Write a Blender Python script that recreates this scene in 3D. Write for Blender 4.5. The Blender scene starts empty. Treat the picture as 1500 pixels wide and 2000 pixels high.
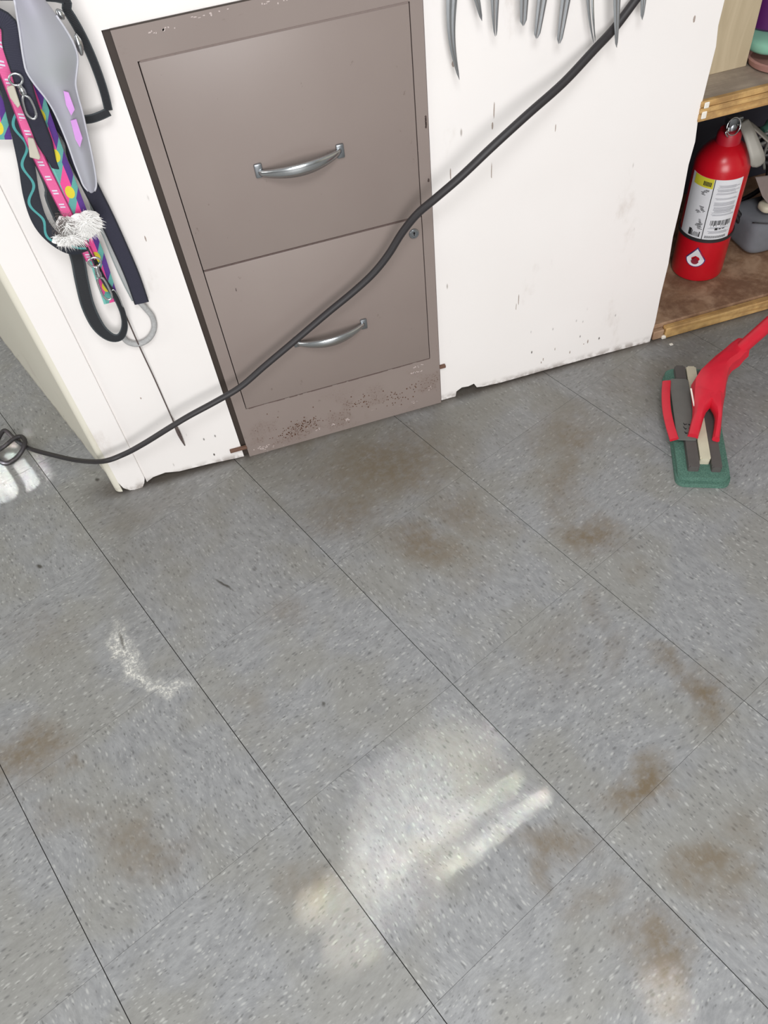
import bpy, bmesh, math, random
from mathutils import Vector, Matrix, Euler, noise
C = bpy.context.scene.collection
random.seed(4)

# ------------------------------------------------------------------ camera
CAM = Vector((0.0384, -1.1346, 1.1538)); ROT = Euler((0.66663, 0.08906, -0.29765)); FPX = 1572.5
cam = bpy.data.cameras.new('camera'); co = bpy.data.objects.new('camera', cam); C.objects.link(co)
co.location = CAM; co.rotation_euler = ROT
cam.sensor_fit = 'HORIZONTAL'; cam.sensor_width = 36; cam.lens = FPX/1500*36; cam.clip_start = .02
bpy.context.scene.camera = co
MR = ROT.to_matrix()
def P(px, py, x=None, y=None, z=None):
    """point seen at a pixel, on the plane x=, y= or z="""
    d = MR @ Vector(((px-750)/FPX, -(py-1000)/FPX, -1))
    t = ((x-CAM.x)/d.x) if x is not None else ((y-CAM.y)/d.y) if y is not None else ((z-CAM.z)/d.z)
    return CAM + d*t

# ------------------------------------------------------------------ light
sc = bpy.context.scene
sc.view_settings.view_transform = 'Standard'; sc.view_settings.look = 'None'
sc.view_settings.exposure = 0.0; sc.view_settings.gamma = 1; sc.view_settings.use_curve_mapping = False
w = bpy.data.worlds.new('world'); sc.world = w; w.use_nodes = True
w.node_tree.nodes['Background'].inputs[0].default_value = (.98, 1, .995, 1)
w.node_tree.nodes['Background'].inputs[1].default_value = .36
def area(name, loc, target, sx, sy, power, col=(1,1,1), spread=180):
    l = bpy.data.lights.new(name, 'AREA'); l.shape = 'RECTANGLE'; l.size = sx; l.size_y = sy
    l.energy = power; l.color = col; l.spread = math.radians(spread)
    o = bpy.data.objects.new(name, l); C.objects.link(o); o.location = loc
    o.rotation_euler = (Vector(target)-Vector(loc)).to_track_quat('-Z', 'Y').to_euler()
    return o
area('window_light', (-0.15, -3.1, 1.25), (0.3, -.2, .5), 1.5, 1.4, 64, (1, .99, .985))
area('side_fill_light', (-2.2, -.6, 1.6), (-.35, .2, .1), 1.2, 1.2, 16, (1, .99, .95))  # added fill lamp, lifts the left floor and the counter end panel
area('ceiling_light', (0.1, -1.45, 2.1), (0.2, -1.2, 0), .6, .6, 21, (.97, .99, 1))
# added narrow area-light beams, each shaped to lay a sun streak on the floor
PK = 1.0
def beam(name, p1, p2, width, power, spread=4, col=(1, .97, .91), d=(-.12, -.72, .68), far=1.35):
    a, b = P(*p1, z=0), P(*p2, z=0); c = (a+b)/2; dz = Vector(d).normalized(); x = (b-a); ln = x.length
    x = (x-dz*x.dot(dz)).normalized(); y = dz.cross(x)
    l = bpy.data.lights.new(name, 'AREA'); l.shape = 'RECTANGLE'; l.size = ln; l.size_y = width; l.spread = math.radians(spread)
    l.energy = power*(ln+.023)*(width+.023)*PK; l.color = col
    o = bpy.data.objects.new(name, l); C.objects.link(o); M = Matrix((x, y, dz)).transposed().to_4x4(); M.translation = c+dz*far; o.matrix_world = M
    return o
WARM = (1, .95, .84)
for (a_, b_, w_, p_, sp_) in (((700, 1640), (880, 1440), .035, 1.5, 2.2), ((720, 1560), (900, 1420), .03, 1.0, 2.5), ((690, 1700), (960, 1450), .03, 1.9, 2), ((700, 1750), (900, 1590), .03, 1.6, 2), ((650, 1790), (860, 1745), .04, .9, 2.5),
                              ((840, 1640), (1010, 1520), .006, 3.6, 1), ((860, 1712), (1065, 1550), .006, 3.8, 1), ((740, 1720), (830, 1640), .008, 2.0, 1.2)):
    beam('streak_beam', a_, b_, w_, p_*1.18, sp_)
beam('streak_beam', (590, 1782), (662, 1738), .016, 3.0, 1.6, WARM)
beam('streak_beam', (640, 1862), (740, 1830), .03, 1.4, 1.5, WARM)
beam('streak_beam', (1265, 1965), (1335, 1930), .04, 1.6, 1.5, WARM)
# sun patch on the floor at the left, cut by two thin shadows
SK = (1, .99, .97)
beam('sun_patch', (-6, 866), (42, 962), .066, 8.5, 1, (1, .99, .97), d=(-.8, -.2, .57), far=1.35)

# ------------------------------------------------------------------ helpers
def lin(r, g, b):
    f = lambda c: (c/255)/12.92 if c <= 10 else ((c/255+.055)/1.055)**2.4
    return (f(r), f(g), f(b), 1)
class NT:
    def __init__(s, name, rough=.5, metal=0):
        s.m = bpy.data.materials.new(name); s.m.use_nodes = True; s.t = s.m.node_tree
        s.b = s.t.nodes['Principled BSDF']; s.b.inputs['Roughness'].default_value = rough; s.b.inputs['Metallic'].default_value = metal
    def n(s, typ, **kw):
        nd = s.t.nodes.new(typ)
        for k, v in kw.items():
            if k.startswith('i_'):
                nd.inputs[int(k[2:]) if k[2:].isdigit() else k[2:].replace('_', ' ')].default_value = v
            else: setattr(nd, k, v)
        return nd
    def l(s, a, b): s.t.links.new(a, b)
    def math(s, op, a, b=None, c=None, clamp=False):
        nd = s.n('ShaderNodeMath', operation=op, use_clamp=clamp)
        for i, v in enumerate((a, b, c)):
            if v is None: continue
            if isinstance(v, (int, float)): nd.inputs[i].default_value = v
            else: s.l(v, nd.inputs[i])
        return nd.outputs[0]
    def mix(s, fac, a, b):
        nd = s.n('ShaderNodeMix', data_type='RGBA')
        for i, v in ((0, fac), (6, a), (7, b)):
            if isinstance(v, (int, float, tuple)): nd.inputs[i].default_value = v
            else: s.l(v, nd.inputs[i])
        return nd.outputs[2]
    def ramp(s, v, lo, hi):
        nd = s.n('ShaderNodeMapRange', interpolation_type='SMOOTHSTEP'); nd.inputs[1].default_value = lo; nd.inputs[2].default_value = hi
        s.l(v, nd.inputs[0]); return nd.outputs[0]
    def noise(s, vec, scale, detail=2, dist=0, rough=.5):
        nd = s.n('ShaderNodeTexNoise'); nd.inputs['Scale'].default_value = scale; nd.inputs['Detail'].default_value = detail
        nd.inputs['Distortion'].default_value = dist; nd.inputs['Roughness'].default_value = rough
        if vec: s.l(vec, nd.inputs['Vector'])
        return nd.outputs['Fac']
    def col(s, v):
        if isinstance(v, tuple): s.b.inputs['Base Color'].default_value = v
        else: s.l(v, s.b.inputs['Base Color'])
    def bump(s, v, strength=.2, dist=.001):
        nd = s.n('ShaderNodeBump'); nd.inputs['Strength'].default_value = strength; nd.inputs['Distance'].default_value = dist
        s.l(v, nd.inputs['Height']); s.l(nd.outputs[0], s.b.inputs['Normal'])
    def pos(s): return s.n('ShaderNodeNewGeometry').outputs['Position']
    def obj(s): return s.n('ShaderNodeTexCoord').outputs['Object']
    def uv(s): return s.n('ShaderNodeTexCoord').outputs['UV']
    def scaled(s, vec, sx, sy, sz):
        nd = s.n('ShaderNodeMapping'); nd.inputs['Scale'].default_value = (sx, sy, sz); s.l(vec, nd.inputs['Vector']); return nd.outputs[0]
def plain(name, rgb, rough=.5, metal=0, var=.12, scale=60):
    m = NT(name, rough, metal); n = m.noise(m.obj(), scale, 4)
    c = lin(*rgb); d = tuple(x*(1-var) for x in c[:3])+(1,); h = tuple(min(1, x*(1+var)) for x in c[:3])+(1,)
    m.col(m.mix(n, d, h)); m.bump(n, .15, .0006); return m.m

def mesh_obj(name, bm, mat, parent=None, smooth=False):
    me = bpy.data.meshes.new(name); bmesh.ops.recalc_face_normals(bm, faces=bm.faces); bm.to_mesh(me); bm.free()
    if smooth:
        for p in me.polygons: p.use_smooth = True
        if smooth == 'auto': me.set_sharp_from_angle(angle=math.radians(38))
    for m in (mat if isinstance(mat, (list, tuple)) else [mat]): me.materials.append(m)
    o = bpy.data.objects.new(name, me); C.objects.link(o)
    if parent: o.parent = parent; o.matrix_parent_inverse = parent.matrix_basis.inverted()
    return o
def tag(o, label, cat, group=None, kind=None):
    o['label'] = label; o['category'] = cat
    if group: o['group'] = group
    if kind: o['kind'] = kind
    return o
def thing(name, loc, label, cat, group=None):
    o = bpy.data.objects.new(name, None); C.objects.link(o); o.location = loc; o.empty_display_size = .02
    return tag(o, label, cat, group)
def struct(o): o['kind'] = 'structure'; return o
def box(bm, a, b, bev=0, seg=1):
    a, b = Vector(a), Vector(b)
    r = bmesh.ops.create_cube(bm, size=1, matrix=Matrix.Translation((a+b)/2) @ Matrix.Diagonal((*(b-a), 1)))
    if bev:
        es = list({e for v in r['verts'] for e in v.link_edges})
        bmesh.ops.bevel(bm, geom=es, offset=bev, segments=seg, affect='EDGES', profile=.5)
def prism(bm, pts, off):
    """closed polygon pts (3-D) swept by vector off"""
    a = [bm.verts.new(p) for p in pts]; b = [bm.verts.new(Vector(p)+Vector(off)) for p in pts]
    bm.faces.new(a); bm.faces.new(b[::-1]); n = len(a)
    for i in range(n): bm.faces.new((a[i], a[(i+1) % n], b[(i+1) % n], b[i]))
def catmull(pts, sub=6):
    pts = [Vector(p) for p in pts]; q = [2*pts[0]-pts[1]]+pts+[2*pts[-1]-pts[-2]]; out = []
    for i in range(1, len(q)-2):
        for k in range(sub):
            t = k/sub; a, b, c, d = q[i-1:i+3]
            out.append(.5*((2*b)+(c-a)*t+(2*a-5*b+4*c-d)*t*t+(-a+3*b-3*c+d)*t**3))
    out.append(pts[-1]); return out
def tube(bm, pts, rad, seg=8, sub=6, closed=False, raw=False):
    n0 = len(pts)
    if not raw: path = catmull(list(pts)+([pts[0]] if closed else []), sub)
    else: path = [Vector(p) for p in pts]
    n = len(path); R = rad if callable(rad) else (lambda t: rad)
    rings = []; up = None
    for i, p in enumerate(path):
        t = (path[min(i+1, n-1)]-path[max(i-1, 0)]).normalized()
        if up is None: up = t.orthogonal().normalized()
        up = (up-t*up.dot(t)); up = up.normalized() if up.length > 1e-6 else t.orthogonal().normalized()
        s = t.cross(up); r = R(i/(n-1))
        rings.append([bm.verts.new(p+(up*math.cos(2*math.pi*k/seg)+s*math.sin(2*math.pi*k/seg))*r) for k in range(seg)])
    for a, b in zip(rings, rings[1:]):
        for k in range(seg): bm.faces.new((a[k], a[(k+1) % seg], b[(k+1) % seg], b[k]))
    if not closed: bm.faces.new(rings[0][::-1]); bm.faces.new(rings[-1])
def lathe(bm, prof, c, seg=32, axis='Z', M=None):
    rings = []
    for r, h in prof:
        rings.append([bm.verts.new((M or Matrix()) @ (Vector(c)+Vector((r*math.cos(2*math.pi*k/seg), r*math.sin(2*math.pi*k/seg), h)))) for k in range(seg)])
    for a, b in zip(rings, rings[1:]):
        for k in range(seg): bm.faces.new((a[k], a[(k+1) % seg], b[(k+1) % seg], b[k]))
    bm.faces.new(rings[0][::-1]); bm.faces.new(rings[-1])
def ribbon(bm, pts, width, thick=.0016, nrm=(0, -1, 0), sub=6, wfun=None, nfun=None):
    """flat webbing along a path, face turned towards nrm; UV = (length in m, -1..1 across)"""
    path = catmull(pts, sub); n = len(path); uvl = bm.loops.layers.uv.verify(); L = 0; rings = []; us = []
    for i, p in enumerate(path):
        if i: L += (p-path[i-1]).length
        t = (path[min(i+1, n-1)]-path[max(i-1, 0)]).normalized(); f = i/(n-1)
        N = Vector(nfun(f)) if nfun else Vector(nrm)
        s = t.cross(N); s = s.normalized() if s.length > 1e-4 else t.orthogonal().normalized(); N = s.cross(t).normalized()
        h = (wfun(f) if wfun else width)/2; k = thick/2
        rings.append([bm.verts.new(p+s*a*h+N*b*k) for a, b in ((-1, .4), (-.9, 1), (-.4, 1.15), (.4, 1.15), (.9, 1), (1, .4), (1, -.4), (.9, -1), (-.9, -1), (-1, -.4))]); us.append(L)
    vv = (-1, -.9, -.4, .4, .9, 1, 1, .9, -.9, -1); m = len(vv)
    for i in range(n-1):
        for k in range(m):
            k2 = (k+1) % m
            f = bm.faces.new((rings[i][k], rings[i][k2], rings[i+1][k2], rings[i+1][k]))
            for lp, u, v in zip(f.loops, (us[i], us[i], us[i+1], us[i+1]), (vv[k], vv[k2], vv[k2], vv[k])): lp[uvl].uv = (u, v)
    for r, u in ((rings[0][::-1], us[0]), (rings[-1], us[-1])):
        f = bm.faces.new(r)
        for lp in f.loops: lp[uvl].uv = (u, 0)

# ------------------------------------------------------------------ materials of the room
def blob_terms(cx, cy, rx, ry, ang=0):
    """ellipse seen in the photo -> two linear functions over the floor (x, y, 1)"""
    c = P(cx, cy, z=0); ca, sa = math.cos(math.radians(ang)), math.sin(math.radians(ang))
    a = P(cx+rx*ca, cy+rx*sa, z=0)-c; b = P(cx-ry*sa, cy+ry*ca, z=0)-c
    det = a.x*b.y-b.x*a.y
    r1 = (b.y/det, -b.x/det); r2 = (-a.y/det, a.x/det)
    return [(r[0], r[1], -(r[0]*c.x+r[1]*c.y)) for r in (r1, r2)]
def blobs(m, vec, lst, edge=.55, warp_amt=.045, wscale=9):
    nz = m.n('ShaderNodeTexNoise'); nz.inputs['Scale'].default_value = wscale; nz.inputs['Detail'].default_value = 4; m.l(vec, nz.inputs['Vector'])
    sub = m.n('ShaderNodeVectorMath', operation='SUBTRACT'); m.l(nz.outputs['Color'], sub.inputs[0]); sub.inputs[1].default_value = (.5, .5, .5)
    mul = m.n('ShaderNodeVectorMath', operation='SCALE'); m.l(sub.outputs[0], mul.inputs[0]); mul.inputs['Scale'].default_value = warp_amt*2
    add = m.n('ShaderNodeVectorMath', operation='ADD'); m.l(vec, add.inputs[0]); m.l(mul.outputs[0], add.inputs[1])
    out = None
    for (cx, cy, rx, ry, ang, s) in lst:
        (a1, b1, c1), (a2, b2, c2) = blob_terms(cx, cy, rx, ry, ang); vs = []
        for a, b, c in ((a1, b1, c1), (a2, b2, c2)):
            d = m.n('ShaderNodeVectorMath', operation='DOT_PRODUCT'); m.l(add.outputs[0], d.inputs[0]); d.inputs[1].default_value = (a, b, 0)
            vs.append(m.math('ADD', d.outputs['Value'], c))
        r2 = m.math('ADD', m.math('MULTIPLY', vs[0], vs[0]), m.math('MULTIPLY', vs[1], vs[1]))
        v = m.n('ShaderNodeMapRange', interpolation_type='SMOOTHSTEP'); m.l(m.math('SQRT', r2), v.inputs[0])
        v.inputs[1].default_value = edge; v.inputs[2].default_value = 1.25; v.inputs[3].default_value = s; v.inputs[4].default_value = 0
        out = v.outputs[0] if out is None else m.math('MAXIMUM', out, v.outputs[0])
    return out

def tile_material():
    m = NT('vinyl_composition_tile', .42); pos = m.pos(); ob = m.obj()
    rnd = m.n('ShaderNodeObjectInfo').outputs['Random']
    off = m.n('ShaderNodeVectorMath', operation='ADD'); cb = m.n('ShaderNodeCombineXYZ'); m.l(m.math('MULTIPLY', rnd, 17), cb.inputs[2])
    m.l(ob, off.inputs[0]); m.l(cb.outputs[0], off.inputs[1])
    # swirled chips, all drawn out along the tile's own grain
    wz = m.n('ShaderNodeTexNoise'); wz.inputs['Scale'].default_value = 9; wz.inputs['Detail'].default_value = 1; m.l(off.outputs[0], wz.inputs['Vector'])
    wv = m.n('ShaderNodeVectorMath', operation='SCALE'); m.l(wz.outputs['Color'], wv.inputs[0]); wv.inputs['Scale'].default_value = .035
    wa = m.n('ShaderNodeVectorMath', operation='ADD'); m.l(off.outputs[0], wa.inputs[0]); m.l(wv.outputs[0], wa.inputs[1])
    st = m.scaled(wa.outputs[0], 95, 235, 1)
    base = m.mix(m.ramp(m.noise(st, .55, 6, rough=.7), .25, .75), lin(126, 127, 129), lin(152, 153, 154))
    base = m.mix(m.math('MULTIPLY', m.ramp(m.noise(pos, 7, 3), .42, .62), .4), base, lin(134, 131, 120))
    def chips(scale, lo, hi, thr):
        v = m.n('ShaderNodeTexVoronoi', feature='F1'); v.inputs['Scale'].default_value = scale; m.l(st, v.inputs['Vector'])
        sp = m.n('ShaderNodeSeparateColor'); m.l(v.outputs['Color'], sp.inputs[0])
        a = m.ramp(v.outputs['Distance'], hi, lo)
        return m.math('MULTIPLY', a, m.math('GREATER_THAN', sp.outputs[0], thr))
    base = m.mix(m.math('MULTIPLY', chips(.8, .10, .40, .74), .36), base, lin(206, 206, 202))
    base = m.mix(m.math('MULTIPLY', chips(.71, .10, .38, .74), .5), base, lin(74, 74, 75))
    base = m.mix(m.math('MULTIPLY', chips(1.35, .10, .40, .68), .48), base, lin(78, 78, 78))
    base = m.mix(m.math('MULTIPLY', chips(1.2, .10, .38, .70), .34), base, lin(196, 196, 192))
    # grime: brown walked-in dirt
    d = blobs(m, pos, [
        (755, 905, 190, 90, -12, 1.0), (690, 985, 120, 75, -20, .75), (600, 860, 120, 40, -15, .45), (830, 1060, 120, 50, 10, .95), (905, 1000, 110, 48, 25, .75), (900, 1110, 50, 60, 0, .35),
        (1110, 850, 80, 66, 0, .9), (1100, 930, 50, 110, -10, .75), (1150, 1040, 80, 50, 15, 1.1), (1110, 990, 35, 60, 0, .5),
        (1365, 1345, 46, 80, -30, 1.1), (1300, 1290, 55, 42, 20, .8), (1240, 1520, 95, 52, -30, 1.3), (1205, 1560, 40, 50, 20, .9),
        (1065, 1645, 90, 50, 10, .95), (1065, 1690, 40, 45, 0, .75), (1395, 1690, 75, 95, -30, 1), (1430, 1750, 55, 60, 0, .5),
        (1280, 1850, 75, 90, -15, 1.1), (1310, 1920, 60, 60, 0, .6), (1170, 1745, 80, 55, 0, .5), (1450, 1600, 60, 60, 0, .45),
        (40, 1480, 120, 85, -25, 1), (135, 1500, 26, 24, 0, .7), (270, 1650, 110, 75, 10, .7), (150, 1600, 90, 50, 0, .35),
        (610, 1725, 60, 50, -20, .65), (560, 1190, 60, 36, -10, .4), (265, 1000, 110, 35, -10, .3), (1240, 1110, 50, 26, 20, .4), (1160, 1190, 24, 60, 0, .4),
        (1200, 1270, 50, 60, 0, .35), (1090, 1290, 70, 90, 0, .3), (1260, 740, 120, 50, -15, .35), (880, 840, 40, 20, 0, .35), (490, 1380, 60, 50, 0, .3), (80, 1230, 90, 60, 0, .3)], warp_amt=.06, wscale=11, edge=.0)
    fine = m.ramp(m.noise(pos, 70, 5, rough=.65), .28, .62)
    dm = m.math('MULTIPLY', d, m.math('MULTIPLY_ADD', fine, .42, .45))
    base = m.mix(dm, base, lin(112, 99, 80))
    # dirt along the counter foot, plus painted light falloff towards the cabinet
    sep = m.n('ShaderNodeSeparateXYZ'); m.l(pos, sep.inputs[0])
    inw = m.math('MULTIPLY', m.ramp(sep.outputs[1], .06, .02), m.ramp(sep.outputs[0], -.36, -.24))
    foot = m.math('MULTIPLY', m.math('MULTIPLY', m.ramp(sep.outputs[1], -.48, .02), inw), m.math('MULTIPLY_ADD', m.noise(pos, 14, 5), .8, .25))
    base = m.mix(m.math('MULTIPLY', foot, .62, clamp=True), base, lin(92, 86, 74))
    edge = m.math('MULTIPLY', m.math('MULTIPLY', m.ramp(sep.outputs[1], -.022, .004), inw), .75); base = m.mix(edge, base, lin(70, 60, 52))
    # chalky residue
    r = blobs(m, pos, [(234, 1262, 22, 52, -12, .9), (262, 1312, 58, 24, 38, .9), (325, 1340, 56, 20, 0, .8), (290, 1335, 60, 18, 12, .7)], warp_amt=.035, wscale=28, edge=0)
    fr = m.ramp(m.noise(pos, 170, 5, rough=.75), .46, .62)
    base = m.mix(m.math('MULTIPLY', r, m.math('MULTIPLY_ADD', fr, .85, .22)), base, lin(232, 230, 222))
    # dark scuffs
    k = blobs(m, pos, [(437, 1142, 24, 3, 32, 1), (238, 1250, 4, 22, -15, .7), (77, 1107, 6, 4, 0, 1), (190, 937, 4, 4, 0, 1), (632, 1375, 5, 5, 0, .8)], warp_amt=.004, wscale=60, edge=.3)
    base = m.mix(k, base, lin(72, 70, 66))
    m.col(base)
    rr = m.n('ShaderNodeMapRange'); m.l(m.noise(pos, 6, 3), rr.inputs[0]); rr.inputs[3].default_value = .3; rr.inputs[4].default_value = .55
    m.l(rr.outputs[0], m.b.inputs['Roughness'])
    m.bump(m.noise(st, .6, 3), .12, .0006)
    return m.m

def white_paint(name, rgb=(241, 237, 235), chips=.72):
    m = NT(name, .42); pos = m.pos()
    c = m.mix(m.noise(pos, 5, 4), lin(rgb[0]-7, rgb[1]-8, rgb[2]-9), lin(*rgb))
    # grey-brown smudges and thin vertical scratches
    sm = m.ramp(m.noise(m.scaled(pos, 1, 1, .45), 11, 6, rough=.62), .6, .78)
    c = m.mix(m.math('MULTIPLY', sm, .5), c, lin(176, 160, 146))
    v = m.n('ShaderNodeTexVoronoi', feature='F1'); v.inputs['Scale'].default_value = 1; m.l(m.scaled(pos, 42, 42, 12), v.inputs['Vector'])
    sp = m.n('ShaderNodeSeparateColor'); m.l(v.outputs['Color'], sp.inputs[0])
    a = m.math('MULTIPLY', m.ramp(v.outputs['Distance'], .10, .03), m.math('GREATER_THAN', sp.outputs[0], chips))
    c = m.mix(m.math('MULTIPLY', a, .6), c, lin(120, 104, 94))
    # chips knocked off near the floor
    sep = m.n('ShaderNodeSeparateXYZ'); m.l(pos, sep.inputs[0])
    v2 = m.n('ShaderNodeTexVoronoi', feature='F1'); v2.inputs['Scale'].default_value = 1; m.l(m.scaled(pos, 75, 75, 34), v2.inputs['Vector'])
    sp2 = m.n('ShaderNodeSeparateColor'); m.l(v2.outputs['Color'], sp2.inputs[0])
    low = m.math('MULTIPLY', m.ramp(sep.outputs[2], .16, .03), m.math('GREATER_THAN', sp2.outputs[1], .93))
    c = m.mix(m.math('MULTIPLY', low, m.ramp(v2.outputs['Distance'], .16, .06)), c, lin(70, 60, 56))
    grime = m.math('MULTIPLY', m.ramp(sep.outputs[2], .022, .0), m.ramp(m.noise(pos, 60, 4), .35, .6))
    c = m.mix(m.math('MULTIPLY', grime, .7), c, lin(112, 96, 84))
    m.col(c); m.bump(m.noise(pos, 90, 3), .12, .0008); return m.m

def taupe_metal():
    m = NT('taupe_enamel_steel', .40); pos = m.pos()
    c = m.mix(m.noise(pos, 6, 3), lin(134, 121, 116), lin(143, 131, 125))
    sep = m.n('ShaderNodeSeparateXYZ'); m.l(pos, sep.inputs[0])
    # rust pitting low on the plinth, paint rubbed off along the edges
    lowz = m.math('MULTIPLY', m.ramp(sep.outputs[2], .125, .05), m.ramp(sep.outputs[2], -.005, .02))
    pit = m.ramp(m.noise(pos, 230, 5, rough=.75), .55, .62); reg = m.ramp(m.noise(pos, 17, 2), .47, .60)
    c = m.mix(m.math('MULTIPLY', m.math('MULTIPLY', lowz, reg), m.math('MULTIPLY_ADD', pit, .85, .10)), c, lin(84, 54, 34))
    wr = m.math('MULTIPLY', m.ramp(m.noise(m.scaled(pos, 1, 1, 2.4), 46, 4, rough=.7), .68, .73), m.ramp(sep.outputs[2], .06, .0))
    c = m.mix(m.math('MULTIPLY', wr, .8), c, lin(214, 202, 198))
    top = m.math('MULTIPLY', m.ramp(m.noise(m.scaled(pos, 1, 1, 3), 34, 5, rough=.7), .6, .68), m.ramp(sep.outputs[2], .735, .78))
    c = m.mix(m.math('MULTIPLY', top, .55), c, lin(112, 98, 92))
    sc_ = m.math('MULTIPLY', m.ramp(m.noise(m.scaled(pos, 1, 1, .5), 75, 4, rough=.7), .69, .73), .5)
    c = m.mix(sc_, c, lin(104, 88, 82))
    m.col(c); m.bump(m.noise(pos, 240, 3), .07, .0004); return m.m

def wood(name, light, dark, dirt=None, rough=.6, axis=(2, 30, 30)):
    m = NT(name, rough); pos = m.pos(); g = m.noise(m.scaled(pos, *axis), 3, 6, 1.2)
    c = m.mix(m.ramp(g, .35, .65), lin(*light), lin(*dark))
    if dirt: c = m.mix(m.math('MULTIPLY', m.ramp(m.noise(pos, 16, 6, rough=.65), .38, .62), .85), c, lin(*dirt))
    m.col(c); m.bump(g, .3, .0008); return m.m

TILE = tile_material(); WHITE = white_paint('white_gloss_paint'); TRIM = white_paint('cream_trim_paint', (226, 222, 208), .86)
TAUPE = taupe_metal()
DARKGAP = plain('dark_brown_steel_edge', (58, 48, 42), .6)
BLACKR = plain('black_rubber', (44, 41, 43), .5)
CHROME = plain('chrome', (205, 208, 210), .22, 1, .03)
STEEL = plain('brushed_steel', (150, 154, 158), .32, .9, .1)
SHEAR = plain('grey_shear_steel', (160, 163, 166), .36, .75, .1)
NAVY = plain('dark_navy_board', (44, 45, 58), .7)
BEIGE = wood('beige_painted_board', (190, 174, 146), (178, 162, 134), None, .6, (14, 14, 2))
PINE = wood('yellow_pine', (206, 168, 110), (176, 134, 80), (150, 116, 74), .6)
PLYTOP = wood('dusty_grey_shelf_top', (172, 158, 142), (156, 142, 128), (140, 128, 116))
DIRTY = wood('dirty_brown_board', (172, 142, 116), (148, 116, 90), (112, 80, 60), .75, (8, 8, 8))

# ------------------------------------------------------------------ floor: one object per tile
T = .3048; TH = .38093; OX, OY = -.58495, -.25761
u = Vector((math.cos(TH), math.sin(TH), 0)); v = Vector((math.sin(TH), -math.cos(TH), 0))
bm = bmesh.new(); box(bm, (-4, -4.5, -.05), (4.5, 2.2, -.0032)); floor = struct(mesh_obj('floor', bm, plain('black_tile_adhesive', (44, 42, 38), .8)))
bm = bmesh.new(); g = .0006; box(bm, (-T/2+g, -T/2+g*.3, -.0032), (T/2-g, T/2-g*.3, 0))
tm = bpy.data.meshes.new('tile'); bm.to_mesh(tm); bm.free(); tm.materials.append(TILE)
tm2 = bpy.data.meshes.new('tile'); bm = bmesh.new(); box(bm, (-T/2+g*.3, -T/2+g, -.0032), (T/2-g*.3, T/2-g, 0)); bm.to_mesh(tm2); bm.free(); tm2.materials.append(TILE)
for i in range(-4, 13):
    for j in range(-5, 11):
        c = Vector((OX, OY, 0))+u*T*(i+.5)+v*T*(j+.5)
        if c.x < -2.3 or c.x > 2.8 or c.y > 1.4 or c.y < -2.3: continue
        q = (i+j) % 2
        o = bpy.data.objects.new('tile', tm2 if q else tm); C.objects.link(o); o.parent = floor
        o.location = c+Vector((0, 0, random.uniform(-.0002, .0002))); o.rotation_euler = (0, 0, TH+q*math.pi/2)

# room walls behind the counter
WALLM = plain('room_wall_paint', (214, 208, 194), .7)
bm = bmesh.new(); box(bm, (-4, 1.2, 0), (4.5, 1.3, 2.6)); struct(mesh_obj('wall_back', bm, WALLM))
bm = bmesh.new(); box(bm, (2.6, -4.5, 0), (2.7, 1.2, 2.6)); struct(mesh_obj('wall_right', bm, WALLM))

# ------------------------------------------------------------------ built-in counter
XL, XT, XC0, XC1, XR, TOP = -.2560, -.2045, -.0115, .4015, .8670, .90
ctr = thing('built_in_counter', (.2, 0, 0), 'white painted built-in counter front with worn chipped paint around the filing cabinet', 'counter')
pts = [(XT, .006), (-.19, .014), (-.165, .017), (-.14, .010), (-.08, .007), (-.03, .002), (XC0, .001), (XC0, .777), (XC1, .777), (XC1, .0015), (.432, .001), (.434, .014), (.446, .021), (.46, .019), (.472, .022), (.478, .010), (.492, .007), (.53, .004), (.62, .004), (.74, .003), (.83, .001), (XR-.002, 0),
       (XR+.001, .05), (XR, .12), (XR+.002, .19), (XR-.001, .25), (XR+.001, .33), (XR-.001, .39), (XR+.002, .43), (XR-.002, .47), (XR, .53), (XR+.002, .58), (XR-.002, .61), (XR, .66), (XR, TOP), (XT, TOP)]
bm = bmesh.new(); prism(bm, [(x, 0, z) for x, z in pts], (0, .018, 0)); mesh_obj('front_panel', bm, WHITE, ctr)
random.seed(21); MARK = plain('dark_scratch', (164, 150, 142), .8)
for (px, py, w_, h_) in ((1356, 38, 3, 7), (965, 215, 1.5, 16), (962, 245, 2, 8), (960, 335, 1.2, 18), (1085, 250, 1.2, 8), (1061, 702, 1.5, 5), (1057, 708, 1.5, 4), (1113, 688, 1.5, 5), (1148, 667, 2, 6), (1084, 682, 1.2, 5), (1140, 672, 2.2, 1.5), (1013, 585, 1.2, 16), (1008, 600, 1, 10), (885, 125, 3, 6), (880, 340, 1.5, 12), (460, 566, 1.2, 5), (284, 466, 1.5, 7), (275, 778, 1.8, 3)):
    if px == 460: continue
    bm = bmesh.new(); q = P(px, py, y=-.0003); hw, hh = w_*.00075, h_*.0008
    pts_ = [(q.x+hw*math.cos(a)*random.uniform(.6, 1.1), -.0004, q.z+hh*math.sin(a)*random.uniform(.75, 1.1)) for a in [2*math.pi*k/8 for k in range(8)]]
    prism(bm, pts_, (0, .0006, 0)); mesh_obj('scratch', bm, MARK, ctr)
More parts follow.
